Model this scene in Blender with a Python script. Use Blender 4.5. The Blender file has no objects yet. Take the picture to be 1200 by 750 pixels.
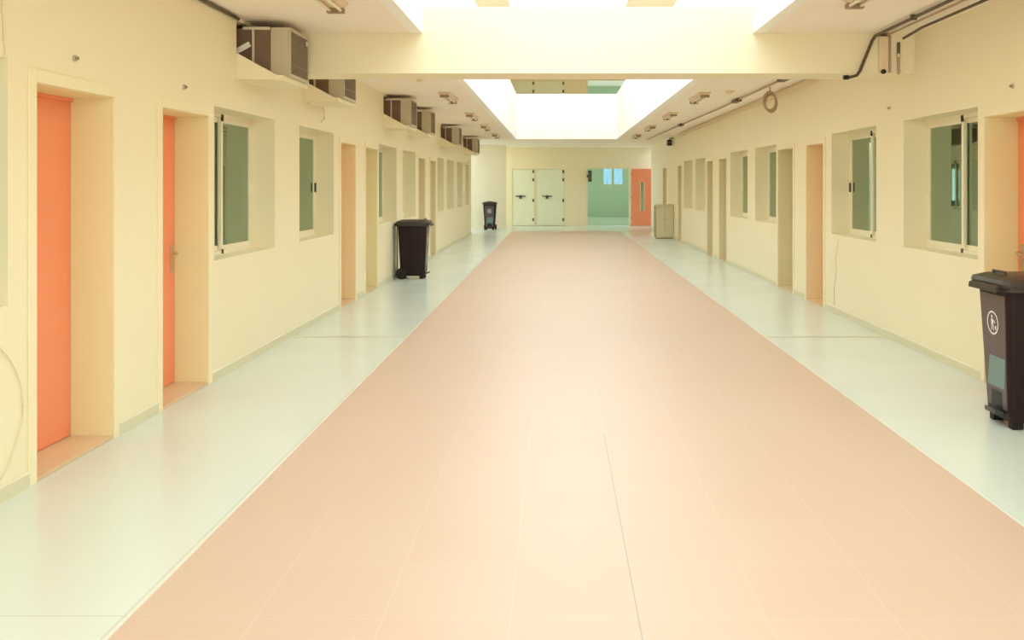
import bpy, bmesh, math, random
from mathutils import Vector, Matrix
random.seed(4)
S = bpy.context.scene
COL = S.collection
PI = math.pi

# ------------------------------------------------------------------ measures
XL, XR = -2.895, 3.587          # faces of the side walls
OL, OR = -1.638, 2.257          # edges of the salmon tiles
SL, SR = -1.353, 1.961          # edges of the ceiling opening
ZC = 3.175                      # ceiling
ZU = 3.60                       # floor of the upper storey
ZP = 4.67                       # top of the parapets
ZR = 6.80                       # upper ceiling
YB0, YB1 = 9.25, 9.77           # cross beam
YO = 30.5                       # far end of the opening
YN = -5.0                       # near end of the building part
YF = 37.5                       # far wall
YT = 34.9                       # tan wall behind far bin
WT = 0.32                       # thickness of the side walls

# ------------------------------------------------------------------ materials
def mat(name, color, rough=0.6, spec=0.3, var=0.0, scale=3.0, metal=0.0, bump=0.0, coat=0.0):
    m = bpy.data.materials.new(name); m.use_nodes = True
    nt = m.node_tree; b = nt.nodes['Principled BSDF']
    b.inputs['Base Color'].default_value = (*color, 1)
    b.inputs['Roughness'].default_value = rough
    b.inputs['Specular IOR Level'].default_value = spec
    b.inputs['Metallic'].default_value = metal
    b.inputs['Coat Weight'].default_value = coat
    if var or bump:
        g = nt.nodes.new('ShaderNodeNewGeometry')
        n = nt.nodes.new('ShaderNodeTexNoise'); n.inputs['Scale'].default_value = scale
        n.inputs['Detail'].default_value = 5
        nt.links.new(g.outputs['Position'], n.inputs['Vector'])
    if var:
        mx = nt.nodes.new('ShaderNodeMix'); mx.data_type = 'RGBA'
        mx.inputs['A'].default_value = (*[c * (1 - var) for c in color], 1)
        mx.inputs['B'].default_value = (*[min(1, c * (1 + var)) for c in color], 1)
        nt.links.new(n.outputs['Fac'], mx.inputs['Factor'])
        nt.links.new(mx.outputs['Result'], b.inputs['Base Color'])
    if bump:
        bp = nt.nodes.new('ShaderNodeBump'); bp.inputs['Strength'].default_value = bump
        bp.inputs['Distance'].default_value = 0.01
        nt.links.new(n.outputs['Fac'], bp.inputs['Height'])
        nt.links.new(bp.outputs['Normal'], b.inputs['Normal'])
    return m

def math_node(nt, op, a, b=None):
    n = nt.nodes.new('ShaderNodeMath'); n.operation = op
    for i, v in enumerate((a, b)):
        if v is None: continue
        if isinstance(v, (int, float)): n.inputs[i].default_value = v
        else: nt.links.new(v, n.inputs[i])
    return n.outputs[0]

def tile_mat(name, c1, c2, joint, ox, sx, oy, sy, w, rough, spec, jf, crack=None):
    """large tiles with thin joints; slight tone differences from tile to tile"""
    m = bpy.data.materials.new(name); m.use_nodes = True
    nt = m.node_tree; b = nt.nodes['Principled BSDF']
    g = nt.nodes.new('ShaderNodeNewGeometry')
    sp = nt.nodes.new('ShaderNodeSeparateXYZ'); nt.links.new(g.outputs['Position'], sp.inputs[0])
    masks, ids = [], []
    for ax, o, s in (('X', ox, sx), ('Y', oy, sy)):
        t = math_node(nt, 'DIVIDE', math_node(nt, 'SUBTRACT', sp.outputs[ax], o), s)
        ids.append(math_node(nt, 'FLOOR', t))
        f = math_node(nt, 'FRACT', t)
        d = math_node(nt, 'MULTIPLY', math_node(nt, 'MINIMUM', f, math_node(nt, 'SUBTRACT', 1.0, f)), s)
        masks.append(math_node(nt, 'LESS_THAN', d, w))
    mask = math_node(nt, 'MAXIMUM', *masks)
    if crack is not None:
        d = math_node(nt, 'ABSOLUTE', math_node(nt, 'SUBTRACT', sp.outputs['Y'], crack))
        mask = math_node(nt, 'MAXIMUM', mask, math_node(nt, 'LESS_THAN', d, 0.025))
    cb = nt.nodes.new('ShaderNodeCombineXYZ')
    nt.links.new(ids[0], cb.inputs[0]); nt.links.new(ids[1], cb.inputs[1])
    wn = nt.nodes.new('ShaderNodeTexWhiteNoise'); wn.noise_dimensions = '2D'
    nt.links.new(cb.outputs[0], wn.inputs['Vector'])
    no = nt.nodes.new('ShaderNodeTexNoise'); no.inputs['Scale'].default_value = 1.3; no.inputs['Detail'].default_value = 4
    nt.links.new(g.outputs['Position'], no.inputs['Vector'])
    fac = math_node(nt, 'ADD', math_node(nt, 'MULTIPLY', wn.outputs['Value'], 0.35),
                    math_node(nt, 'MULTIPLY', no.outputs['Fac'], 0.65))
    m1 = nt.nodes.new('ShaderNodeMix'); m1.data_type = 'RGBA'
    m1.inputs['A'].default_value = (*c1, 1); m1.inputs['B'].default_value = (*c2, 1)
    nt.links.new(fac, m1.inputs['Factor'])
    m2 = nt.nodes.new('ShaderNodeMix'); m2.data_type = 'RGBA'
    m2.inputs['B'].default_value = (*joint, 1)
    nt.links.new(m1.outputs['Result'], m2.inputs['A'])
    nt.links.new(math_node(nt, 'MULTIPLY', mask, jf), m2.inputs['Factor'])
    last = m2.outputs['Result']
    if crack is not None:      # one joint near the viewer is open and dark
        d2 = math_node(nt, 'LESS_THAN', math_node(nt, 'ABSOLUTE', math_node(nt, 'SUBTRACT', sp.outputs['X'], ox + 4*sx)), 0.003)
        d2 = math_node(nt, 'MULTIPLY', d2, math_node(nt, 'LESS_THAN', sp.outputs['Y'], 6.1))
        m3 = nt.nodes.new('ShaderNodeMix'); m3.data_type = 'RGBA'
        nt.links.new(last, m3.inputs['A']); m3.inputs['B'].default_value = (0.36, 0.31, 0.26, 1)
        nt.links.new(d2, m3.inputs['Factor']); last = m3.outputs['Result']
    nt.links.new(last, b.inputs['Base Color'])
    r = math_node(nt, 'ADD', math_node(nt, 'MULTIPLY', no.outputs['Fac'], 0.10), rough - 0.05)
    nt.links.new(r, b.inputs['Roughness'])
    b.inputs['Specular IOR Level'].default_value = spec
    return m

def glass_mat(name, tint, refl, base):
    m = bpy.data.materials.new(name); m.use_nodes = True
    nt = m.node_tree; nt.nodes.remove(nt.nodes['Principled BSDF'])
    out = nt.nodes['Material Output']
    tr = nt.nodes.new('ShaderNodeBsdfTransparent'); tr.inputs['Color'].default_value = (*tint, 1)
    gl = nt.nodes.new('ShaderNodeBsdfGlossy'); gl.inputs['Color'].default_value = (*refl, 1)
    gl.inputs['Roughness'].default_value = 0.02
    fr = nt.nodes.new('ShaderNodeFresnel'); fr.inputs['IOR'].default_value = 1.5
    f = math_node(nt, 'MINIMUM', math_node(nt, 'ADD', fr.outputs[0], base), 1.0)
    mx = nt.nodes.new('ShaderNodeMixShader')
    nt.links.new(f, mx.inputs[0]); nt.links.new(tr.outputs[0], mx.inputs[1]); nt.links.new(gl.outputs[0], mx.inputs[2])
    nt.links.new(mx.outputs[0], out.inputs['Surface'])
    return m

M = {}
M['wall'] = mat('wall_paint', (0.85, 0.77, 0.55), 0.55, 0.3, 0.025, 1.1)
M['white'] = mat('white_paint', (0.92, 0.92, 0.88), 0.6, 0.3, 0.01)
M['ceil'] = mat('ceiling_paint', (0.92, 0.85, 0.74), 0.7, 0.2, 0.02)
M['base'] = mat('skirting', (0.68, 0.64, 0.45), 0.45, 0.4, 0.02)
M['floor'] = tile_mat('salmon_tiles', (0.575, 0.405, 0.295), (0.585, 0.43, 0.32), (0.66, 0.53, 0.41),
                      OL, (OR - OL) / 8, 4.013, 0.51, 0.0025, 0.36, 0.28, 0.42, 10.01)
M['side'] = tile_mat('pale_terrazzo', (0.605, 0.65, 0.565), (0.635, 0.685, 0.60), (0.50, 0.49, 0.36),
                     OL - 0.02, 40.0, 3.53, 6.48, 0.004, 0.22, 0.5, 0.7, None)
M['border'] = mat('border_strip', (0.66, 0.63, 0.52), 0.4, 0.4)
M['door'] = mat('orange_door_paint', (0.90, 0.30, 0.155), 0.4, 0.4, 0.04, 2.0)
M['jamb'] = mat('door_lining', (0.82, 0.77, 0.45), 0.5, 0.3, 0.02)  # reveal tone with bounced light and shade mixed into the colour
M['jamb_bounce_pale'] = mat('lining_bounce_pale', (0.80, 0.72, 0.42), 0.5, 0.3, 0.02)  # yellower reveal tone, bounce light painted in
M['jamb_shade_dull'] = mat('lining_bounce_khaki', (0.70, 0.62, 0.40), 0.5, 0.3, 0.02)  # duller reveal tone beside khaki doors, shade painted in
M['khaki_door'] = mat('khaki_door_paint', (0.66, 0.57, 0.36), 0.45, 0.4, 0.03)
M['thresh'] = mat('threshold_stone', (0.66, 0.50, 0.30), 0.35, 0.45, 0.06, 9.0)
M['arch'] = mat('door_surround', (0.86, 0.77, 0.53), 0.5, 0.3)
M['frame'] = mat('window_aluminium', (0.86, 0.80, 0.62), 0.4, 0.4)
M['glass'] = glass_mat('window_glass', (0.50, 0.56, 0.46), (0.57, 0.71, 0.59), 0.48)
M['glass_blue'] = glass_mat('daylight_glass', (0.33, 0.47, 0.52), (0.7, 0.85, 0.9), 0.02)
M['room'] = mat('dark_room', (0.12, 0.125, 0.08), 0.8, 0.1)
M['black'] = mat('black_plastic', (0.012, 0.010, 0.009), 0.4, 0.4)
M['metal'] = mat('brushed_steel', (0.62, 0.52, 0.38), 0.3, 0.5, metal=0.9)
M['ac_case'] = mat('beige_casing', (0.55, 0.48, 0.34), 0.5, 0.3, 0.04, 6)
M['ac_dark'] = mat('brown_louvre', (0.24, 0.16, 0.105), 0.6, 0.2, 0.1, 20)
M['ac_fin'] = mat('condenser_fins', (0.27, 0.21, 0.14), 0.5, 0.3, 0.06, 20)
M['ac_frame'] = mat('pale_bracket', (0.72, 0.60, 0.46), 0.5, 0.3)
M['pale'] = mat('pale_plastic', (0.80, 0.78, 0.66), 0.5, 0.3)
M['bin'] = mat('brown_bin_plastic', (0.020, 0.008, 0.008), 0.45, 0.2, 0.15, 5, bump=0.03)
M['bin_face'] = mat('bin_front_panel', (0.10, 0.070, 0.070), 0.38, 0.5, 0.08, 5)
M['bin_lid'] = mat('bin_lid_plastic', (0.045, 0.032, 0.024), 0.36, 0.4, 0.1, 5)
M['teal'] = mat('teal_reflection', (0.16, 0.24, 0.21), 0.4, 0.4)  # colour of a reflection painted on the bin front
M['emblem'] = mat('white_print', (0.80, 0.76, 0.76), 0.5, 0.3)
M['rubber'] = mat('black_rubber', (0.012, 0.010, 0.008), 0.6, 0.3)
M['pipe'] = mat('dark_conduit', (0.10, 0.07, 0.035), 0.45, 0.4)
M['pipe2'] = mat('tan_conduit', (0.42, 0.32, 0.20), 0.5, 0.3)
M['trunk'] = mat('cream_trunking', (0.76, 0.62, 0.42), 0.5, 0.3)
M['grey_door'] = mat('sage_door_paint', (0.81, 0.85, 0.68), 0.45, 0.35, 0.02)
M['hinge'] = mat('dark_hinge', (0.07, 0.065, 0.05), 0.4, 0.4)
M['green'] = mat('green_wall', (0.37, 0.48, 0.31), 0.6, 0.3, 0.02)
M['green_floor'] = mat('green_room_floor', (0.42, 0.52, 0.38), 0.2, 0.5)
M['cab'] = mat('khaki_cabinet', (0.60, 0.53, 0.33), 0.5, 0.3, 0.03)
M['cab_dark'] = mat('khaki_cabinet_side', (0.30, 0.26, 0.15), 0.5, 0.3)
M['tan'] = mat('tan_wall', (0.87, 0.79, 0.57), 0.55, 0.3, 0.02)
M['lamp'] = mat('lamp_body', (0.74, 0.60, 0.42), 0.5, 0.3)
M['tube'] = mat('lamp_tube', (0.82, 0.74, 0.58), 0.3, 0.5)
M['lamp_end'] = mat('lamp_end', (0.30, 0.22, 0.13), 0.5, 0.3)
M['boss'] = mat('grey_fitting', (0.52, 0.46, 0.33), 0.5, 0.3)
M['wire'] = mat('pale_wire', (0.72, 0.64, 0.44), 0.5, 0.3)
M['slat'] = mat('white_slat', (0.78, 0.76, 0.66), 0.5, 0.3)

# ------------------------------------------------------------------ mesh helpers
def box(bm, x0, x1, y0, y1, z0, z1):
    v = [bm.verts.new(p) for p in ((x0,y0,z0),(x1,y0,z0),(x1,y1,z0),(x0,y1,z0),(x0,y0,z1),(x1,y0,z1),(x1,y1,z1),(x0,y1,z1))]
    for f in ((0,3,2,1),(4,5,6,7),(0,1,5,4),(1,2,6,5),(2,3,7,6),(3,0,4,7)):
        bm.faces.new([v[i] for i in f])

def tube(bm, pts, r, n=8):
    pts = [Vector(p) for p in pts]; rings = []
    for i, p in enumerate(pts):
        a = pts[max(0, i-1)]; b = pts[min(len(pts)-1, i+1)]
        d = (b - a).normalized()
        u = d.cross(Vector((0,0,1)))
        if u.length < 0.05: u = d.cross(Vector((0,1,0)))
        u.normalize(); w = d.cross(u)
        rings.append([bm.verts.new(p + (u*math.cos(2*PI*k/n) + w*math.sin(2*PI*k/n))*r) for k in range(n)])
    for A, B in zip(rings, rings[1:]):
        for k in range(n):
            bm.faces.new((A[k], A[(k+1)%n], B[(k+1)%n], B[k]))
    bm.faces.new(rings[0][::-1]); bm.faces.new(rings[-1])

def cyl(bm, c, axis, r, h, n=20, r2=None):
    c = Vector(c); ax = Vector(axis).normalized(); r2 = r if r2 is None else r2
    u = ax.orthogonal().normalized(); w = ax.cross(u)
    A = [bm.verts.new(c + (u*math.cos(2*PI*k/n)+w*math.sin(2*PI*k/n))*r) for k in range(n)]
    B = [bm.verts.new(c + ax*h + (u*math.cos(2*PI*k/n)+w*math.sin(2*PI*k/n))*r2) for k in range(n)]
    for k in range(n): bm.faces.new((A[k], A[(k+1)%n], B[(k+1)%n], B[k]))
    bm.faces.new(A[::-1]); bm.faces.new(B)

def torus(bm, c, axis, R, r, n=24, m=8):
    c = Vector(c); ax = Vector(axis).normalized(); u = ax.orthogonal().normalized(); w = ax.cross(u)
    rows = []
    for i in range(n):
        a = 2*PI*i/n; d = u*math.cos(a)+w*math.sin(a)
        rows.append([bm.verts.new(c + d*(R + r*math.cos(2*PI*j/m)) + ax*r*math.sin(2*PI*j/m)) for j in range(m)])
    for i in range(n):
        A, B = rows[i], rows[(i+1)%n]
        for j in range(m): bm.faces.new((A[j], B[j], B[(j+1)%m], A[(j+1)%m]))

def prism(bm, poly, axis, a, b):
    """poly of 2D points extruded along 'X', 'Y' or 'Z' from a to b"""
    def P(p, t):
        return {'X': (t, p[0], p[1]), 'Y': (p[0], t, p[1]), 'Z': (p[0], p[1], t)}[axis]
    A = [bm.verts.new(P(p, a)) for p in poly]; B = [bm.verts.new(P(p, b)) for p in poly]
    n = len(poly)
    for k in range(n): bm.faces.new((A[k], A[(k+1)%n], B[(k+1)%n], B[k]))
    bm.faces.new(A[::-1]); bm.faces.new(B)

def rrect(hw, y0, y1, z, r, n=4):
    pts = []
    for cx, cy, a0 in ((hw-r, y1-r, 0), (-hw+r, y1-r, 90), (-hw+r, y0+r, 180), (hw-r, y0+r, 270)):
        for k in range(n+1):
            a = math.radians(a0 + 90*k/n)
            pts.append((cx + r*math.cos(a), cy + r*math.sin(a), z))
    return pts

def loft(bm, loops, cap=True):
    R = [[bm.verts.new(p) for p in l] for l in loops]; n = len(R[0])
    for A, B in zip(R, R[1:]):
        for k in range(n): bm.faces.new((A[k], A[(k+1)%n], B[(k+1)%n], B[k]))
    if cap: bm.faces.new(R[0][::-1]); bm.faces.new(R[-1])

def grid_solid(bm, us, vs, holes, t0, t1, axis):
    """slab in the (u,v) plane from t0 to t1 with rectangular holes. axis: 'X' (u=y,v=z), 'Y' (u=x,v=z), 'Z' (u=x,v=y)"""
    U = sorted(set(list(us) + [h[i] for h in holes for i in (0,1) if us[0] < h[i] < us[1]]))
    V = sorted(set(list(vs) + [h[i] for h in holes for i in (2,3) if vs[0] < h[i] < vs[1]]))
    nu, nv = len(U)-1, len(V)-1
    def solid(i, j):
        if not (0 <= i < nu and 0 <= j < nv): return False
        u, v = (U[i]+U[i+1])/2, (V[j]+V[j+1])/2
        return not any(h[0] < u < h[1] and h[2] < v < h[3] for h in holes)
    cache = {}
    def V3(i, j, k):
        if (i,j,k) not in cache:
            u, v, t = U[i], V[j], (t0, t1)[k]
            cache[(i,j,k)] = bm.verts.new({'X': (t,u,v), 'Y': (u,t,v), 'Z': (u,v,t)}[axis])
        return cache[(i,j,k)]
    for i in range(nu):
        for j in range(nv):
            if not solid(i, j): continue
            for k in (0, 1):
                bm.faces.new([V3(i,j,k), V3(i+1,j,k), V3(i+1,j+1,k), V3(i,j+1,k)])
            for di, dj, e in ((-1,0,((i,j),(i,j+1))), (1,0,((i+1,j),(i+1,j+1))), (0,-1,((i,j),(i+1,j))), (0,1,((i,j+1),(i+1,j+1)))):
                if not solid(i+di, j+dj):
                    (a,b),(c,d) = e
                    bm.faces.new([V3(a,b,0), V3(c,d,0), V3(c,d,1), V3(a,b,1)])

def new(fn, *a, **k):
    bm = bmesh.new(); fn(bm, *a, **k); return bm

def obj(name, bm, m, parent=None, smooth=False, bevel=0.0, loc=None):
    bmesh.ops.recalc_face_normals(bm, faces=bm.faces)
    me = bpy.data.meshes.new(name); bm.to_mesh(me); bm.free()
    me.materials.append(m)
    if smooth:
        for p in me.polygons: p.use_smooth = True
    o = bpy.data.objects.new(name, me); COL.objects.link(o)
    if smooth:
        es = o.modifiers.new('split', 'EDGE_SPLIT'); es.split_angle = math.radians(40)
    if bevel:
        b = o.modifiers.new('bevel', 'BEVEL'); b.width = bevel; b.segments = 2; b.limit_method = 'ANGLE'
    if parent: o.parent = parent
    if loc: o.location = loc
    return o

def tag(o, label=None, cat=None, group=None, kind=None):
    if label: o['label'] = label
    if cat: o['category'] = cat
    if group: o['group'] = group
    if kind: o['kind'] = kind
    return o

def thing(name, label, cat, loc=(0,0,0), rz=0.0, group=None, kind=None):
    o = bpy.data.objects.new(name, None); COL.objects.link(o)
    o.empty_display_size = 0.1
    o.location = loc; o.rotation_euler = (0,0,rz)
    return tag(o, label, cat, group, kind)

def copy_tree(root, loc, rz, label):
    r = root.copy(); COL.objects.link(r); r.location = loc; r.rotation_euler = (0,0,rz); r['label'] = label
    for ch in list(root.children):
        c = ch.copy(); COL.objects.link(c); c.parent = r
        for g in list(ch.children):
            d = g.copy(); COL.objects.link(d); d.parent = c
    return r

def struct(name, bm, m, label, cat, parent=None):
    o = obj(name, bm, m, parent); return tag(o, label, cat, None, 'structure')

# ------------------------------------------------------------------ openings
WZ0, WZ1, DZ = 1.0, 2.32, 2.22
LW = [(3.2,4.855),(7.78,9.45),(10.35,11.94),(14.96,16.6),(17.28,18.84),(22.25,23.55),(24.2,25.8),(26.7,28.2),(29.1,30.2)]
LD = [(5.11,6.0),(6.74,7.63),(12.31,13.19),(13.9,14.8),(19.2,20.15),(20.95,21.9)]
RW = [(7.86,9.54),(10.37,12.05),(15.1,16.7),(17.37,19.1),(22.3,23.9),(24.4,26.1)]
RD = [(6.83,7.72),(12.4,13.25),(14.0,14.95),(19.5,20.4),(21.2,22.05),(26.55,27.35),(30.25,31.2)]
AC = [8.50, 10.65, 15.55, 17.97, 23.1, 28.6]          # near side faces of the air conditioners
ACZ = 2.652
LEND, REND = 31.0, 35.2

# ------------------------------------------------------------------ shell
holesL = [(a,b,WZ0,WZ1) for a,b in LW] + [(a,b,-1,DZ) for a,b in LD] + [(y-0.183, min(y+0.75, 99), ACZ, 3.14) for y in AC]
struct('wall_left', new(grid_solid, (YN, LEND), (0, ZC+0.02), holesL, XL, XL-WT, 'X'), M['wall'],
       'long cream left wall with doors, windows and air conditioner holes', 'wall')
holesR = [(a,b,WZ0,WZ1) for a,b in RW] + [(a,b,-1,DZ) for a,b in RD]
struct('wall_right', new(grid_solid, (YN, REND), (0, ZC+0.02), holesR, XR, XR+WT, 'X'), M['wall'],
       'long cream right wall with doors and windows', 'wall')

struct('floor', new(box, OL, OR, YN, 33.2, -0.1, 0.0), M['floor'], 'broad salmon tiled strip down the middle of the corridor', 'floor')
struct('floor_left', new(box, -9, OL, YN, YF+0.3, -0.1, 0.0), M['side'], 'pale terrazzo strip along the left wall', 'floor')
struct('floor_right', new(box, OR, 9, YN, YF+0.1, -0.1, 0.0), M['side'], 'pale terrazzo strip along the right wall', 'floor')
struct('floor_far', new(box, OL, OR, 33.2, YF+0.3, -0.1, 0.0), M['side'], 'pale floor strip before the sage double doors', 'floor')
n = 1
for x, side in ((OL, 'left'), (OR, 'right')):
    struct('trim_%d' % n, new(box, x-0.007, x+0.007, YN, 33.2, -0.05, 0.0015), M['border'], 'thin pale joint on the %s edge of the salmon tiles' % side, 'trim'); n += 1

struct('ceiling', new(grid_solid, (-9, 9), (YN, YF+0.2), [(SL-0.119, SR+0.119, -2.119, YO+0.119), (-10, -3.6, LEND+0.4, YT), (-10, -2.7, YT+0.2, YF), (3.95, 10, REND+0.05, YF)], ZC, ZU, 'Z'), M['ceil'],
       'pinkish cream ceiling around the long light well', 'ceiling')  # holes over the side passages are unseen, added to light the far walls
# parapet walls round the light well, white
struct('wall_parapet_left', new(box, SL-0.12, SL, -2.0, YO, ZC-0.0, ZP), M['white'], 'white parapet on the left side of the light well', 'wall')
struct('wall_parapet_right', new(box, SR, SR+0.12, -2.0, YO, ZC-0.0, ZP), M['white'], 'white parapet on the right side of the light well', 'wall')
struct('wall_parapet_far', new(box, SL-0.12, SR+0.12, YO, YO+0.12, ZC-0.0, ZP), M['white'], 'white parapet closing the far end of the light well', 'wall')
struct('wall_parapet_near', new(box, SL-0.12, SR+0.12, -2.12, -2.0, ZC-0.0, ZP), M['white'], 'white parapet behind the viewer', 'wall')
struct('beam', new(box, XL, XR, YB0, YB1, 2.772, 3.44), M['wall'], 'deep cross beam under the ceiling over the corridor', 'beam')

# upper storey
struct('wall_upper_left', new(box, XL-0.2, XL, YN, YF+0.2, ZU, ZR), M['wall'], 'upper storey wall on the left', 'wall')
struct('wall_upper_right', new(box, XR, XR+0.2, YN, YF+0.2, ZU, ZR), M['wall'], 'upper storey wall on the right', 'wall')
struct('ceiling_upper', new(grid_solid, (XL-0.2, XR+0.2), (YN, YF+0.2), [(SL, SR, 23.0, YO), (XL+0.001, XR-0.001, -4.5, 23.0)], ZR, ZR+0.2, 'Z'), M['ceil'], 'upper storey ceiling open to the sky', 'ceiling')  # wide near hole is out of view, shaped to bring sky to the walls

# far end
GX0, GX1, GZ = 1.215, 2.95, 2.34
SX0, SX1 = -1.875, 0.31
struct('wall_far', new(grid_solid, (-9, 9), (0, ZC), [(SX0,SX1,-1,GZ),(GX0,GX1,-1,GZ)], YF, YF+0.2, 'Y'), M['tan'], 'tan end wall with sage double doors and green room opening', 'wall')
struct('light_blocker_far', new(box, SX0-0.1, SX1+0.1, YF+0.201, YF+0.3, 0, ZC), M['tan'], 'added slab blocking light behind the sage double doors', 'wall')  # unseen slab added to stop sky leaking round the doors
struct('light_blocker_far_upper', new(box, SX0-0.1, SX1+0.1, YF+0.201, YF+0.3, ZU, ZR), M['tan'], 'added slab blocking light behind the upper sage double doors', 'wall')  # same added light stop for the upper doors
struct('wall_far_upper', new(grid_solid, (XL-0.2, XR+0.2), (ZU, ZR), [(SX0,SX1,ZU-1,ZU+GZ),(GX0,GX1,ZU-1,ZU+GZ)], YF, YF+0.2, 'Y'), M['tan'], 'tan end wall of the upper storey', 'wall')
struct('wall_alcove', new(box, -9, -1.94, YT, YT+0.2, 0, ZC), M['tan'], 'tan wall behind the far bin', 'wall')
# rooms behind the side walls
def room(bm, x0, x1, y0, y1):
    box(bm, x0, x1, y0, y0+0.1, 0, ZC); box(bm, x0, x1, y1-0.1, y1, 0, ZC)
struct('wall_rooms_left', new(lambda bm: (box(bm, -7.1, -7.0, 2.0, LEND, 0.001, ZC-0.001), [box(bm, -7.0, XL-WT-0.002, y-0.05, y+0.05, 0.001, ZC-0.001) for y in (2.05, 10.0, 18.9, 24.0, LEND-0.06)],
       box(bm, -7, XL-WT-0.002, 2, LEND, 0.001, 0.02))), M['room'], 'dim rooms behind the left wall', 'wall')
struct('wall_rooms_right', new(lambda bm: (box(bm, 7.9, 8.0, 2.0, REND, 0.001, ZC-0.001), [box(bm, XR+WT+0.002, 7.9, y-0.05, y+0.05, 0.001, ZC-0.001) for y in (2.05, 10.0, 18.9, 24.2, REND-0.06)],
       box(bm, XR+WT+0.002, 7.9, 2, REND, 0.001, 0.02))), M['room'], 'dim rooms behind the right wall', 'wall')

# green rooms (ground floor one is seen, the upper one only by its lintel)
def green_room(z, tagname, zt):
    y0, y1, x0, x1 = YF+0.2, 48.0, -0.2, 5.2
    wins = [(2.40, 2.86, z+1.69, z+2.54), (2.94, 3.42, z+1.69, z+2.54)]
    struct('wall_green_back'+tagname, new(grid_solid, (x0, x1), (z, zt), wins, y1, y1+0.15, 'Y'), M['green'], 'green back wall of the %sroom at the end' % ('upper ' if tagname else ''), 'wall')
    struct('wall_green_left'+tagname, new(grid_solid, (y0, y1), (z, zt), [(39.5,43,z+0.9,z+2.6),(44,47,z+0.9,z+2.6)], x0-0.15, x0, 'X'), M['green'], 'green left wall of the %sroom at the end' % ('upper ' if tagname else ''), 'wall')  # side openings here and opposite are unseen, added to let sky in
    struct('wall_green_right'+tagname, new(grid_solid, (y0, y1), (z, zt), [(39.5,43,z+0.9,z+2.6),(44,47,z+0.9,z+2.6)], x1, x1+0.15, 'X'), M['green'], 'green right wall of the %sroom at the end' % ('upper ' if tagname else ''), 'wall')
    struct('floor_green'+tagname, new(box, x0-0.15, x1+0.15, YF+(0.3 if z == 0 else 0.2), y1+0.15, z-0.1, z), M['green_floor'], 'shiny green floor of the %sroom at the end' % ('upper ' if tagname else ''), 'floor')
    struct('ceiling_green'+tagname, new(box, x0-0.15, x1+0.15, y0, y1+0.15, zt, zt+0.1), M['ceil'], 'ceiling of the green %sroom at the end' % ('upper ' if tagname else ''), 'ceiling')
    return wins, y1
gw, gy = green_room(0, '', ZC)
green_room(ZU, '_upper', ZR)

# skirtings
def skirt(bm, x, s, y0, y1, gaps):
    cuts = sorted(gaps); a = y0
    for g0, g1 in cuts + [(y1, y1)]:
        if g0 > a:
            prism(bm, [(x, 0), (x + s*0.014, 0), (x + s*0.014, 0.075), (x + s*0.006, 0.085), (x, 0.085)], 'Y', a, g0)
        a = g1
AW = 0.075
struct('baseboard_left', new(skirt, XL, 1, YN, LEND, [(a-AW, b+AW) for a,b in LD]), M['base'], 'low skirting along the left wall', 'baseboard')
struct('baseboard_right', new(skirt, XR, -1, YN, REND, [(a-AW, b+AW) for a,b in RD]), M['base'], 'low skirting along the right wall', 'baseboard')

# floor expansion joint at the beam
for x0, x1, side in ((XL+0.015, OL-0.013, 'left'), (OR+0.013, XR-0.015, 'right')):
    struct('trim_%d' % n, new(box, x0, x1, 10.0, 10.05, -0.01, 0.002), mat('joint_filler', (0.52, 0.47, 0.32), 0.6) if n == 3 else bpy.data.materials['joint_filler'],
           'expansion joint across the pale floor on the %s side' % side, 'trim'); n += 1

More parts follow.
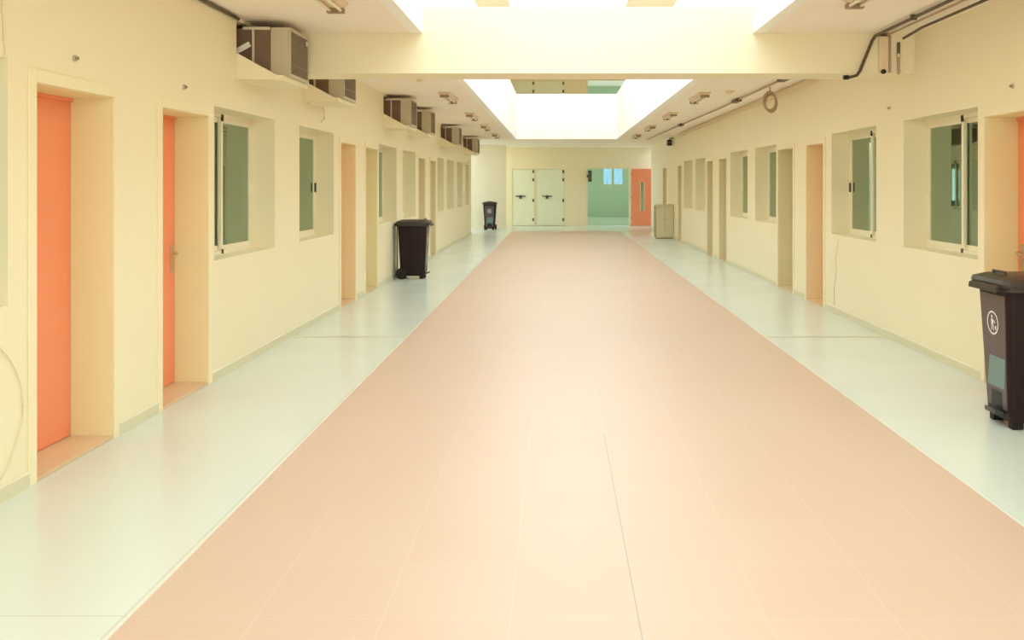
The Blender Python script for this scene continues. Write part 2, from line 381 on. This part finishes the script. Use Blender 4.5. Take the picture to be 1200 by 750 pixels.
# ------------------------------------------------------------------ doors
ORD = ['nearest', 'second', 'third', 'fourth', 'fifth', 'sixth', 'seventh', 'eighth', 'ninth']
def side_door(i, y0, y1, x, s, side, k, handle_far=True):
    """x: wall face, s: direction into the wall (-1 on the left, +1 on the right)"""
    orange = k < 3 if side == 'left' else k < 2
    LM, JM = (M['door'], M['jamb_bounce_pale'] if k == (2 if side == 'left' else 1) else M['jamb']) if orange else (M['khaki_door'], M['jamb_bounce_pale'] if k == 3 and side == 'left' else M['jamb_shade_dull'])
    d = thing('door_%d' % i, '%s %sdoor recessed in the %s wall' % (ORD[k], 'orange ' if orange else '', side), 'door', (x, (y0+y1)/2, 0), 0, None, 'structure')
    h = (y1-y0)/2
    lf = obj('leaf', new(box, s*0.272, s*0.315, -h+0.002, h-0.002, 0.025, DZ-0.03), LM, d, bevel=0.003)
    obj('head_frame', new(lambda bm: (box(bm, s*0.255, s*0.318, -h+0.006, h-0.006, DZ-0.03, DZ-0.006))), LM, d)
    obj('lining', new(lambda bm: (box(bm, s*0.001, s*0.271, -h+0.0005, -h+0.005, 0.022, DZ-0.005), box(bm, s*0.001, s*0.271, h-0.005, h-0.0005, 0.022, DZ-0.005), box(bm, s*0.001, s*0.271, -h+0.0005, h-0.0005, DZ-0.005, DZ-0.0005))), JM, d)  # added boards whose colour carries the shaded, bounce-lit look of the reveals
    obj('threshold', new(box, -s*0.006, s*0.318, -h+0.001, h-0.001, 0.0, 0.022), M['thresh'], d, bevel=0.003)
    def surround(bm):
        t = -s*0.012
        for a, b, c, e in ((-h-0.075, -h, 0, DZ+0.075), (h, h+0.075, 0, DZ+0.075), (-h, h, DZ, DZ+0.075)):
            box(bm, 0, t, a, b, c, e)
    obj('surround', new(surround), M['arch'], d, bevel=0.003)
    hy = (h-0.07) if handle_far else (-h+0.07)
    dirn = -1 if handle_far else 1
    X = s*0.272
    hd = obj('handle_plate', new(box, X, X - s*0.008, hy-0.022, hy+0.022, 0.93, 1.16), M['metal'], lf, bevel=0.003)
    bm = bmesh.new()
    tube(bm, [(X, hy, 1.09), (X - s*0.05, hy, 1.09), (X - s*0.055, hy+dirn*0.02, 1.09), (X - s*0.055, hy+dirn*0.13, 1.075)], 0.010, 10)
    cyl(bm, (X, hy, 1.09), (-s,0,0), 0.02, 0.014); cyl(bm, (X, hy, 0.98), (-s,0,0), 0.012, 0.012)
    obj('handle', bm, M['metal'], lf, smooth=True)
di = 1
for k, (a, b) in enumerate(LD):
    side_door(di, a, b, XL, -1, 'left', k, k != 0); di += 1
for k, (a, b) in enumerate(RD):
    side_door(di, a, b, XR, 1, 'right', k); di += 1

def sage_doors(i, z, label):
    d = thing('door_%d' % i, label, 'door', ((SX0+SX1)/2, YF, z), 0, None, 'structure')
    W = (SX1-SX0)/2
    obj('frame', new(lambda bm: (box(bm, -W+0.001, -W+0.04, 0.0, 0.15, 0, GZ-0.001), box(bm, W-0.04, W-0.001, 0.0, 0.15, 0, GZ-0.001), box(bm, -W+0.04, W-0.04, 0.0, 0.15, GZ-0.05, GZ-0.001),
        box(bm, -0.17, -0.12, 0.0, 0.15, 0, GZ-0.05))), M['arch'], d)
    for a, b in ((-W+0.042, -0.172), (-0.118, W-0.042)):
        lf = obj('leaf', new(box, a, b, 0.03, 0.075, 0.012, GZ-0.055), M['grey_door'], d, bevel=0.003)
        for hz in (0.25, 1.03, 1.87, 2.2):
            bm = bmesh.new(); box(bm, b-0.055, b+0.012, 0.012, 0.032, hz-0.06, hz+0.06); cyl(bm, (b, 0.012, hz-0.065), (0,0,1), 0.018, 0.13, 10)
            obj('hinge', bm, M['hinge'], lf)
        c = (a+b)/2 - 0.1
        bm = bmesh.new()
        tube(bm, [(c-0.2, 0.0, 1.20), (c+0.2, 0.0, 1.20)], 0.022, 8); box(bm, c-0.05, c+0.05, -0.02, 0.032, 1.10, 1.24)
        obj('push_bar', bm, M['hinge'], lf)
    return d
sage_doors(di, 0, 'pair of sage green doors with push bars at corridor end'); di += 1
sage_doors(di, ZU, 'pair of sage green doors on the upper storey'); di += 1

def swing_door(i, z, label):
    # leaf of the green room's entrance, swung open to the right against the end wall
    d = thing('door_%d' % i, label, 'door', (3.03, YF-0.06, z), math.radians(-14), None, 'structure')
    lf = obj('leaf', new(grid_solid, (0.0, 0.84), (0.012, GZ-0.03), [(0.36, 0.52, 0.62, 1.76)], 0.0, -0.045, 'Y'), M['door'], d, bevel=0.003)
    obj('vision_panel', new(box, 0.361, 0.519, -0.028, -0.018, 0.621, 1.759), M['glass'], lf)
    obj('frame', new(lambda bm: (box(bm, 0.355, 0.375, -0.052, 0.004, 0.615, 1.765), box(bm, 0.505, 0.525, -0.052, 0.004, 0.615, 1.765))), M['jamb'], lf)
    bm = bmesh.new(); tube(bm, [(0.75, -0.045, 1.0), (0.75, -0.10, 1.02), (0.75, -0.10, 1.28), (0.75, -0.045, 1.30)], 0.012, 8)
    obj('handle', bm, M['metal'], lf, smooth=True)
    for hz in (0.25, 1.1, 2.05):
        obj('hinge', new(cyl, (-0.005, -0.02, hz), (0,0,1), 0.012, 0.1, 10), M['hinge'], d)
swing_door(di, 0, 'open orange door leaf with narrow glass beside the green room'); di += 1
swing_door(di, ZU, 'open orange door leaf on the upper storey'); di += 1
def opening_frame(z, label, idx):
    def f(bm):
        for a, b, c, e in ((GX0-0.06, GX0+0.02, 0, GZ+0.06), (GX1-0.02, GX1+0.06, 0, GZ+0.06), (GX0+0.02, GX1-0.02, GZ-0.02, GZ+0.06)):
            box(bm, a, b, YF-0.015, YF+0.21, z+c, z+e)
    struct('trim_%d' % idx, new(f), M['arch'], label, 'trim')
opening_frame(0, 'cream frame round the green room opening', n); n += 1
opening_frame(ZU, 'cream frame round the upper green room opening', n); n += 1

# ------------------------------------------------------------------ windows
def side_window(i, y0, y1, x, s, side, k):
    d = thing('window_%d' % i, '%s sliding window in the %s wall' % (ORD[k], side), 'window', (x, (y0+y1)/2, 0), 0, None, 'structure')
    h = (y1-y0)/2 - 0.001; z0, z1 = WZ0+0.001, WZ1-0.001
    X0, X1 = s*0.232, s*0.305
    def ring(bm, xa, xb, a, b, c, e, t):
        box(bm, xa, xb, a, b, c, c+t); box(bm, xa, xb, a, b, e-t, e)
        box(bm, xa, xb, a, a+t, c+t, e-t); box(bm, xa, xb, b-t, b, c+t, e-t)
    obj('frame', new(ring, X0, X1, -h, h, z0, z1, 0.04), M['frame'], d)
    a, b, c, e = -h+0.041, h-0.041, z0+0.041, z1-0.041
    # outer sash on the far half, inner sash on the near half
    for (p, q, xa, xb) in ((-0.03, b, s*0.236, s*0.262), (a, 0.03, s*0.266, s*0.292)):
        sh = obj('sash', new(ring, xa, xb, p, q, c, e, 0.045), M['frame'], d)
        xm = (xa+xb)/2
        obj('glass_pane', new(box, xm-0.003, xm+0.003, p+0.045, q-0.045, c+0.045, e-0.045), M['glass'], sh)
    bm = bmesh.new()
    box(bm, s*0.222, s*0.236, -0.035, 0.0, e-0.03, e+0.03)
    obj('latch', bm, M['black'], d)
    bm = bmesh.new(); box(bm, s*0.222, s*0.236, -0.03, 0.0, c-0.03, c+0.01); obj('latch', bm, M['hinge'], d)
    bm = bmesh.new(); box(bm, s*0.212, s*0.24, b-0.022, b-0.006, 1.56, 1.68); obj('pull_handle', bm, M['hinge'] if (side, k) in (('left', 2), ('right', 1)) else M['frame'], d)
    obj('sill', new(box, s*0.002, s*0.30, -h, h, WZ0-0.0, WZ0+0.012), M['wall'], d)
wi = 1
for k, (a, b) in enumerate(LW): side_window(wi, a, b, XL, -1, 'left', k); wi += 1
for k, (a, b) in enumerate(RW): side_window(wi, a, b, XR, 1, 'right', k); wi += 1
d = thing('window_%d' % wi, 'bright two pane window high in the green room', 'window', (2.91, gy, 0), 0, None, 'structure'); wi += 1
for (a, b, c, e) in gw:
    p, q = a-2.91, b-2.91
    fr = obj('frame', new(lambda bm: (box(bm, p, q, 0.04, 0.10, c, c+0.03), box(bm, p, q, 0.04, 0.10, e-0.03, e), box(bm, p, p+0.03, 0.04, 0.10, c, e), box(bm, q-0.03, q, 0.04, 0.10, c, e),
        box(bm, (p+q)/2-0.012, (p+q)/2+0.012, 0.05, 0.09, c, e))), M['pale'], d)
    obj('glass_pane', new(box, p+0.03, q-0.03, 0.066, 0.072, c+0.03, e-0.03), M['glass_blue'], fr)

# ------------------------------------------------------------------ air conditioners
def make_ac():
    t = thing('window_air_conditioner', 'x', 'air conditioner', (0,0,0), 0, 'air conditioners along the left wall')
    # origin: wall face, near side, underside
    X0, XM, X1 = -0.35, 0.250, 0.432; W, H = 0.64, 0.455
    obj('casing', new(box, XM, X1-0.012, 0, W, 0, H), M['ac_case'], t, bevel=0.008)
    core = obj('core', new(box, X0, XM-0.002, 0.012, W-0.012, 0.005, H-0.01), M['ac_dark'], t)
    def slats(bm):
        for k in range(9):
            z = 0.06 + k*0.04; box(bm, 0.12, XM-0.012, 0.002, 0.012, z, z+0.014)
    obj('side_vent', new(slats), M['ac_dark'], t)
    def rim(bm):
        xa, xb = X1-0.012, X1
        box(bm, xa, xb, 0.0, W, 0.0, 0.03); box(bm, xa, xb, 0.0, W, H-0.03, H)
        box(bm, xa, xb, 0.0, 0.03, 0.03, H-0.03); box(bm, xa, xb, W-0.03, W, 0.03, H-0.03)
    g = obj('rear_grille', new(rim), M['ac_case'], t)
    def fins(bm):
        box(bm, X1-0.0115, X1-0.010, 0.03, W-0.03, 0.03, H-0.03)
        k = 0
        while 0.036 + k*0.014 < W-0.04:
            y = 0.036 + k*0.014; box(bm, X1-0.010, X1-0.002, y, y+0.005, 0.03, H-0.03); k += 1
        for z in (0.12, 0.23, 0.34): box(bm, X1-0.009, X1-0.001, 0.03, W-0.03, z, z+0.006)
    obj('fins', new(fins), M['ac_fin'], g)
    # pale bracket around the near side of the hole
    obj('mounting_frame', new(lambda bm: (box(bm, 0.085, 0.105, -0.02, 0.0, 0.02, H), box(bm, 0.0, XM, -0.02, 0.0, H-0.025, H))), M['ac_frame'], t)
    return t
aclab = ['nearest window air conditioner, large, just before the cross beam', 'second window air conditioner, half hidden behind the cross beam',
         'third window air conditioner, first beyond the cross beam', 'fourth window air conditioner, close behind the third unit',
         'fifth window air conditioner along the left wall', 'farthest window air conditioner near the corridor end']
ac0 = make_ac()
for k, y in enumerate(AC):
    if k == 0:
        o = ac0; o.location = (XL, y, ACZ); o['label'] = aclab[0]
    else:
        o = copy_tree(ac0, (XL, y, ACZ), 0, aclab[k])
    def ledge(bm):
        ya, yb = y-0.183, y+0.70
        box(bm, XL, XL+0.40, ya+0.05, yb, ACZ-0.045, ACZ-0.001)
        prism(bm, [(XL, ACZ-0.045), (XL+0.345, ACZ-0.045), (XL+0.345, ACZ+0.003), (XL, 2.844)], 'Y', ya, ya+0.05)
    struct('trim_%d' % n, new(ledge), M['wall'], 'cream plastered ledge under the %s air conditioner' % ORD[k], 'trim'); n += 1
bm = bmesh.new(); cyl(bm, (0.432, 0.56, 0.385), (1,0,0), 0.026, 0.004, 16)
obj('face_patch', bm, M['pale'], ac0)  # round pale sticker on the rear grille
# loose white slat in the hole beside the nearest unit
bm = bmesh.new(); box(bm, -0.085, 0.085, -0.012, 0.0, -0.024, 0.024)
o = obj('white_slat', bm, M['slat']); o.location = (XL+0.02+0.0, 8.40, 2.905-0.01); o.rotation_euler = (0, math.radians(-29), 0)
tag(o, 'white slat wedged at a slant beside the nearest air conditioner', 'slat')

# ------------------------------------------------------------------ ceiling lamps
def make_lamp():
    t = thing('ceiling_light', 'x', 'ceiling light', (0,0,0), 0, 'ceiling lights')
    L = 0.62
    obj('base_tray', new(prism, [(-0.10, 0), (0.10, 0), (0.10, -0.02), (0.055, -0.05), (-0.055, -0.05), (-0.10, -0.02)], 'Y', -L, L), M['lamp'], t)
    for x in (-0.045, 0.045):
        obj('tube', new(tube, [(x, -L+0.05, -0.068), (x, L-0.05, -0.068)], 0.014, 10), M['tube'], t, smooth=True)
    for y in (-L+0.02, L-0.02):
        obj('lamp_holder', new(box, -0.07, 0.07, y-0.03, y+0.03, -0.088, -0.049), M['lamp_end'], t)
    return t
lamp0 = make_lamp()
first = True
for x, ys, side in ((-1.85, (7.1, 11.5, 15.7, 20.0, 23.8, 27.8), 'left'), (2.42, (6.9, 11.5, 15.7, 19.8, 24.0, 28.0), 'right')):
    for k, y in enumerate(ys):
        if k == 1: continue
        kk = k if k == 0 else k-1
        lab = '%s fluorescent light on the %s ceiling strip' % (['nearest', 'second visible', 'third visible', 'fourth visible', 'farthest'][kk], side)
        if first: lamp0.location = (x, y, ZC); lamp0['label'] = lab; first = False
        else: copy_tree(lamp0, (x, y, ZC), 0, lab)

def make_detector():
    t = thing('smoke_detector', 'x', 'smoke detector', (0,0,0), 0, 'round ceiling detectors')
    obj('base', new(cyl, (0,0,0), (0,0,-1), 0.075, 0.018, 24), M['lamp'], t)
    obj('head', new(cyl, (0,0,-0.018), (0,0,-1), 0.06, 0.035, 24, 0.035), M['trunk'], t, smooth=True)
    return t
det = make_detector(); det.location = (-1.95, 13.1, ZC); det['label'] = 'round ceiling detector left of the light well beyond the beam'
copy_tree(det, (2.78, 14.9, ZC), 0, 'round ceiling detector right of the light well beyond the beam')

# ------------------------------------------------------------------ conduits and cables
t = thing('conduit', 'dark conduit along the right ceiling bending down the cross beam', 'conduit', (3.2, 0, ZC-0.005))
bm = bmesh.new()
def rel(pts, o): return [(p[0]-o[0], p[1]-o[1], p[2]-o[2]) for p in pts]
o0 = (3.2, 0, ZC)
tube(bm, rel([(3.17, 0.5, 3.145), (3.17, 9.0, 3.145), (3.165, 9.17, 3.14), (3.15, 9.215, 3.10), (3.03, 9.222, 2.80), (3.0, 9.222, 2.755), (2.93, 9.22, 2.735), (2.86, 9.22, 2.732)], o0), 0.016)
obj('pipe', bm, M['pipe'], t, smooth=True)
for y in (2.0, 4.4, 6.6, 8.2):
    obj('clip', new(box, -0.03-0.026, -0.03+0.026, y-0.015, y+0.015, -0.05, -0.004), M['pipe'], t)
obj('end_coupling', new(tube, rel([(2.915, 9.22, 2.735), (2.865, 9.22, 2.732)], o0), 0.024), M['black'], t)
o = obj('conduit', new(tube, [(3.40, 0.5, 3.12), (3.40, 8.6, 3.12), (3.42, 9.1, 3.10)], 0.014), M['pipe'], smooth=True)
tag(o, 'thinner dark conduit close to the right wall under the ceiling', 'conduit')
o = obj('conduit', new(tube, [(3.30, 0.5, 3.15), (3.30, 9.2, 3.15)], 0.010), M['pipe2'], smooth=True)
tag(o, 'thin tan conduit between the two dark ones at right', 'conduit')
t = thing('cable_duct', 'cream vertical cable duct with dark end on the beam', 'cable duct', (3.27, YB0, 2.78))
obj('cover', new(box, -0.05, 0.045, -0.03, 0, 0.02, 0.36), M['trunk'], t, bevel=0.003)
obj('side_pipe', new(tube, [(0.062, -0.016, 0.0), (0.062, -0.016, 0.37)], 0.014), M['pipe2'], t, smooth=True)
obj('top_plug', new(box, -0.05, 0.055, -0.035, -0.005, 0.362, 0.388), M['pipe'], t)
obj('end_plug', new(cyl, (-0.01, -0.025, 0.005), (0,-1,0), 0.024, 0.03, 14), M['black'], t)
t = thing('cable_duct', 'short pale pipe drop at the right end of the beam', 'cable duct', (3.42, YB0, 2.76))
obj('pipe', new(tube, [(0, -0.016, 0.0), (0, -0.016, 0.18)], 0.014), M['pipe2'], t, smooth=True)
obj('upper_pipe', new(tube, [(0, -0.018, 0.20), (0.0, -0.018, 0.32)], 0.016), M['pipe'], t, smooth=True)
obj('collar', new(cyl, (0, -0.018, 0.17), (0,0,1), 0.022, 0.035, 12), M['trunk'], t)
t = thing('conduit', 'long dark conduit along the right ceiling beyond the beam', 'conduit', (3.14, 10, ZC-0.005))
o0 = (3.14, 10, ZC)
obj('pipe', new(tube, rel([(3.12, 9.79, 3.15), (3.18, 12.5, 3.15), (3.17, 18.0, 3.15), (3.05, 24.0, 3.15), (2.95, 30.4, 3.15)], o0), 0.015), M['pipe2'], t, smooth=True)
for y, x in ((16.3, 3.17), (22.9, 3.07), (12.9, 3.18)):
    obj('junction', new(box, x-3.14-0.05, x-3.14+0.05, y-10-0.22, y-10+0.22, -0.055, -0.004), M['pipe'], t)
o = obj('cable_duct', new(box, XR-0.05, XR-0.001, 9.8, 27.0, 3.08, 3.13), M['trunk']); tag(o, 'pale cable trunking along the top of the right wall', 'cable duct')
o = obj('cable_coil', new(lambda bm: (torus(bm, (0,0,-0.13), (0.35,-1,0.0), 0.105, 0.018), torus(bm, (0.02,0.01,-0.15), (0.25,-1,0.05), 0.10, 0.014), tube(bm, [(0,0,-0.03),(0,0,0.035)], 0.01))), M['pipe2'], smooth=True)
for v in o.data.vertices: v.co.z *= 1.35
o.location = (3.30, 14.3, 3.125); tag(o, 'hanging loop of spare cable under the right ceiling', 'cable')
t = thing('security_camera', 'small black camera high on the right wall near the end', 'camera', (XR-0.001, 28.5, 3.0))
obj('bracket', new(tube, [(0,0,0.1), (-0.10,0,0.1), (-0.12,0,0.05)], 0.02), M['hinge'], t)
obj('housing', new(box, -0.19, -0.06, -0.2, 0.12, -0.13, 0.05), M['black'], t, bevel=0.01)
obj('lens', new(cyl, (-0.125, -0.2, -0.04), (0,-1,0), 0.045, 0.02, 14), M['hinge'], t)
o = obj('conduit', new(tube, [(XL+0.02, 0.5, 3.15), (XL+0.02, 8.31, 3.15)], 0.016), M['pipe'], smooth=True)
tag(o, 'dark conduit where left wall meets ceiling', 'conduit')
# small wall fittings
def make_boss():
    t = thing('wall_fitting', 'x', 'wall fitting', (0,0,0), 0, 'small grey wall fittings')
    obj('base', new(cyl, (0,0,0), (1,0,0), 0.020, 0.012, 14), M['boss'], t)
    obj('stud', new(cyl, (0.012,0,0), (1,0,0), 0.010, 0.016, 10), M['lamp_end'], t)
    return t
b0 = make_boss()
spots = [((XL, 5.52, 2.41), 0, 'small grey fitting on the wall above the nearest left door'), ((XL, 7.14, 2.41), 0, 'small grey fitting on the wall above the second left door'),
         ((XL, 10.72, 2.62), 0, 'small grey fitting under the second air conditioner'),
         ((XR, 9.93, 2.48), PI, 'small grey fitting on right wall between first two windows'), ((XR, 7.25, 2.43), PI, 'small grey fitting above the nearest right door')]
for k, (l, r, lab) in enumerate(spots):
    if k == 0: b0.location = l; b0.rotation_euler = (0,0,r); b0['label'] = lab
    else: copy_tree(b0, l, r, lab)
o = obj('loose_cable', new(tube, [(XL+0.008, 4.78+0.20*math.sin(PI*k/16)**0.8, 0.80-0.68*k/16) for k in range(17)], 0.003), M['wire'], smooth=True)
tag(o, 'thin wire curving down left wall below nearest window', 'cable')
o = obj('loose_cable', new(tube, [(XL+0.006, 4.77, 2.98), (XL+0.006, 4.80, 2.6), (XL+0.006, 4.83, 2.33)], 0.005), M['wire'], smooth=True)
tag(o, 'thin wire running up the left wall above nearest window', 'cable')
o = obj('loose_cable', new(tube, [(XR-0.006, 11.75, 0.95), (XR-0.03, 11.70, 0.84), (XR-0.03, 11.78, 0.74), (XR-0.008, 11.82, 0.55), (XR-0.008, 11.92, 0.30), (XR-0.008, 11.9, 0.1)], 0.004), M['wire'], smooth=True)
tag(o, 'thin wire dangling below the second right window', 'cable')
o = obj('loose_cable', new(tube, [(XL+0.006, 11.2, 2.66), (XL+0.03, 11.3, 2.58), (XL+0.03, 11.34, 2.47), (XL+0.01, 11.26, 2.42)], 0.007), M['wire'], smooth=True)
tag(o, 'short wire end hanging above the second left window', 'cable')

# ------------------------------------------------------------------ wheeled bins
def make_bin():
    t = thing('wheeled_bin', 'x', 'bin', (0,0,0), 0, 'brown wheeled bins')
    body = bmesh.new()
    loft(body, [rrect(0.175, -0.215, 0.20, 0.05, 0.03), rrect(0.18, -0.222, 0.205, 0.10, 0.035), rrect(0.232, -0.262, 0.245, 0.93, 0.045), rrect(0.232, -0.262, 0.245, 0.955, 0.045)])
    bo = obj('body', body, M['bin'], t, smooth=True)
    rim = bmesh.new()
    loft(rim, [rrect(0.236, -0.266, 0.249, 0.925, 0.045), rrect(0.252, -0.282, 0.262, 0.935, 0.05), rrect(0.252, -0.282, 0.262, 0.975, 0.05)])
    obj('rim', rim, M['bin_lid'], t, smooth=True)
    lid = bmesh.new()
    loft(lid, [rrect(0.262, -0.300, 0.270, 0.965, 0.05), rrect(0.268, -0.310, 0.275, 0.985, 0.05), rrect(0.262, -0.300, 0.268, 1.010, 0.05), rrect(0.20, -0.235, 0.215, 1.035, 0.06), rrect(0.10, -0.12, 0.12, 1.042, 0.05)])
    l = obj('lid', lid, M['bin_lid'], t, smooth=True)
    obj('lid_lip', new(prism, [(-0.285, 0.985), (-0.335, 0.965), (-0.340, 0.93), (-0.330, 0.93), (-0.320, 0.955), (-0.285, 0.965)], 'X', -0.20, 0.20), M['bin_lid'], l)
    obj('lid_handle', new(tube, [(-0.09, -0.20, 1.02), (-0.09, -0.215, 1.055), (0.09, -0.215, 1.055), (0.09, -0.20, 1.02)], 0.009), M['bin_lid'], l, smooth=True)
    # rear grip bar with hinges
    obj('rear_handle', new(lambda bm: (tube(bm, [(-0.21, 0.292, 0.95), (0.21, 0.292, 0.95)], 0.014), box(bm, -0.20, -0.16, 0.25, 0.295, 0.93, 0.985), box(bm, 0.16, 0.20, 0.25, 0.295, 0.93, 0.985))), M['bin'], t)
    obj('lift_rod', new(lambda bm: (tube(bm, [(0, 0.285, 0.10), (0, 0.285, 0.94)], 0.009), box(bm, -0.02, 0.02, 0.18, 0.29, 0.09, 0.115))), M['hinge'], t)
    # raised ribs on both sides
    for s in (-1, 1):
        bm = bmesh.new()
        for y in (-0.12, 0.02, 0.13):
            v = [(s*0.179, y*0.85), (s*0.2335, y)]
            A = [bm.verts.new(p) for p in ((s*0.176, y*0.85-0.012, 0.11), (s*0.176, y*0.85+0.012, 0.11), (s*0.230, y+0.012, 0.92), (s*0.230, y-0.012, 0.92))]
            B = [bm.verts.new((p.co.x + s*0.010, p.co.y, p.co.z)) for p in A]
            for k in range(4): bm.faces.new((A[k], A[(k+1)%4], B[(k+1)%4], B[k]))
            bm.faces.new(B)
        obj('side_rib', bm, M['bin'], bo)
    # front panel, painted teal reflection and emblem lie on the sloped front
    def fy(z): return -0.222 - (z-0.10)/(0.93-0.10)*0.040
    def panel(bm, x0, x1, z0, z1, off, x0t=None, x1t=None):
        x0t = x0 if x0t is None else x0t; x1t = x1 if x1t is None else x1t
        A = [bm.verts.new(p) for p in ((x0, fy(z0)-off, z0), (x1, fy(z0)-off, z0), (x1t, fy(z1)-off, z1), (x0t, fy(z1)-off, z1))]
        B = [bm.verts.new((p.co.x, p.co.y+off+0.004, p.co.z)) for p in A]
        for k in range(4): bm.faces.new((A[k], A[(k+1)%4], B[(k+1)%4], B[k]))
        bm.faces.new(A)
    p = obj('front_panel', new(panel, -0.135, 0.135, 0.12, 0.90, 0.006, -0.18, 0.18), M['bin_face'], t)
    tag(p, 'paler grey brown front panel')
    obj('face_patch', new(panel, -0.125, 0.12, 0.26, 0.47, 0.008, -0.07, 0.15), M['teal'], p)  # reflection painted on as a teal patch
    def emblem(bm):
        c = 0.70; y = fy(c) - 0.0095
        n_ = 32
        for k in range(n_):
            a0, a1 = 2*PI*k/n_, 2*PI*(k+1)/n_
            q = [(0.082*math.cos(a0), 0.082*math.sin(a0)), (0.082*math.cos(a1), 0.082*math.sin(a1)), (0.070*math.cos(a1), 0.070*math.sin(a1)), (0.070*math.cos(a0), 0.070*math.sin(a0))]
            bm.faces.new([bm.verts.new((px, fy(c+pz)-0.0095, c+pz)) for px, pz in q])
        def poly(pts): bm.faces.new([bm.verts.new((px, fy(c+pz)-0.0095, c+pz)) for px, pz in pts])
        poly([(0.012*math.cos(2*PI*k/12)-0.008, 0.012*math.sin(2*PI*k/12)+0.042) for k in range(12)])       # head
        poly([(-0.024,0.026),(0.006,0.026),(0.010,-0.010),(-0.020,-0.010)])                                   # trunk
        poly([(-0.020,-0.010),(-0.008,-0.010),(-0.014,-0.052),(-0.024,-0.052)])                               # legs
        poly([(-0.002,-0.010),(0.010,-0.010),(0.014,-0.052),(0.004,-0.052)])
        poly([(0.006,0.026),(0.006,0.014),(0.034,-0.002),(0.040,0.006)])                                       # arm
        poly([(0.028,-0.018),(0.050,-0.018),(0.046,-0.046),(0.032,-0.046)])                                    # basket
    e = obj('emblem', new(emblem), M['emblem'], p); tag(e, 'white ring emblem with figure dropping litter in basket')
    obj('pedal_recess', new(panel, -0.085, 0.085, 0.10, 0.235, 0.008, -0.07, 0.07), M['black'], t)
    obj('pedal', new(lambda bm: (box(bm, -0.075, 0.075, -0.275, -0.215, 0.085, 0.10), box(bm, -0.075, 0.075, -0.28, -0.27, 0.085, 0.115))), M['hinge'], t)
    for s in (-1, 1):
        obj('foot', new(box, s*0.10, s*0.165, -0.205, -0.13, 0.0, 0.055), M['rubber'], t, bevel=0.006)
        w = obj('wheel', new(cyl, (s*0.175, 0.19, 0.095), (s,0,0), 0.095, 0.055, 24), M['rubber'], t, bevel=0.008)
        obj('wheel_hub', new(cyl, (s*0.23, 0.19, 0.095), (s,0,0), 0.04, 0.006, 16), M['bin'], w)
    obj('axle', new(tube, [(-0.175, 0.19, 0.095), (0.175, 0.19, 0.095)], 0.012), M['hinge'], t)
    return t
bin0 = make_bin()
bin0.location = (3.27, 6.37, 0); bin0.rotation_euler = (0,0,-PI/2); bin0['label'] = 'large near brown wheeled bin against the right wall'
copy_tree(bin0, (-2.56, 16.4, 0), PI/2, 'brown wheeled bin standing midway along the left wall')
copy_tree(bin0, (-2.49, 34.1, 0), 0, 'small far brown wheeled bin before the tan wall')

# ------------------------------------------------------------------ low cabinet and small box at the far end
t = thing('low_cabinet', 'low khaki cabinet against the right wall near the end', 'cabinet', (3.31, 28.62, 0))
obj('carcass', new(box, -0.265, 0.27, -0.27, 0.32, 0.03, 1.02), M['cab'], t, bevel=0.004)
obj('top', new(box, -0.275, 0.272, -0.30, 0.33, 1.02, 1.05), M['cab'], t, bevel=0.004)
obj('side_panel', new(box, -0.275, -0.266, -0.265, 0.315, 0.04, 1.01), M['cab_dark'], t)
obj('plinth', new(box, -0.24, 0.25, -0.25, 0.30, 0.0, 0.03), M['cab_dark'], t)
for a, b in ((-0.255, 0.0), (0.006, 0.262)):
    dr = obj('cabinet_door', new(box, a, b, -0.29, -0.271, 0.05, 1.0), M['cab'], t, bevel=0.003)
    obj('knob', new(cyl, ((a+b)/2 + (0.09 if a < -0.1 else -0.09), -0.29, 0.6), (0,-1,0), 0.014, 0.025, 12), M['hinge'], dr)
t = thing('wall_speaker', 'small black box mounted high in the green room opening', 'speaker', (1.33, YF-0.02, 2.02))
obj('housing', new(box, -0.07, 0.07, -0.12, -0.0, -0.23, 0.23), M['black'], t, bevel=0.01)
obj('grille', new(box, -0.055, 0.055, -0.126, -0.119, -0.2, 0.2), M['hinge'], t)
obj('bracket', new(box, -0.13, -0.02, -0.01, 0.003, -0.05, 0.05), M['hinge'], t)

# ------------------------------------------------------------------ sky and camera
w = bpy.data.worlds.new('World'); S.world = w; w.use_nodes = True
bg = w.node_tree.nodes['Background']
bg.inputs['Color'].default_value = (0.90, 1.0, 1.03, 1); bg.inputs['Strength'].default_value = 2.5
cam = bpy.data.cameras.new('camera'); co = bpy.data.objects.new('camera', cam); COL.objects.link(co)
co.location = (0, 0, 1.65); co.rotation_euler = (PI/2, 0, 0)
cam.sensor_width = 36; cam.lens = 1080/1200*36
cam.shift_x = -53/1200; cam.shift_y = -158/1200
cam.clip_start = 0.05; cam.clip_end = 300
S.camera = co
S.cycles.max_bounces = 16; S.cycles.diffuse_bounces = 10; S.cycles.glossy_bounces = 6; S.cycles.transparent_max_bounces = 16
S.cycles.use_denoising = True
vs = S.view_settings
vs.view_transform = 'Standard'; vs.look = 'None'; vs.gamma = 1.0; vs.use_curve_mapping = False; vs.exposure = 0.54
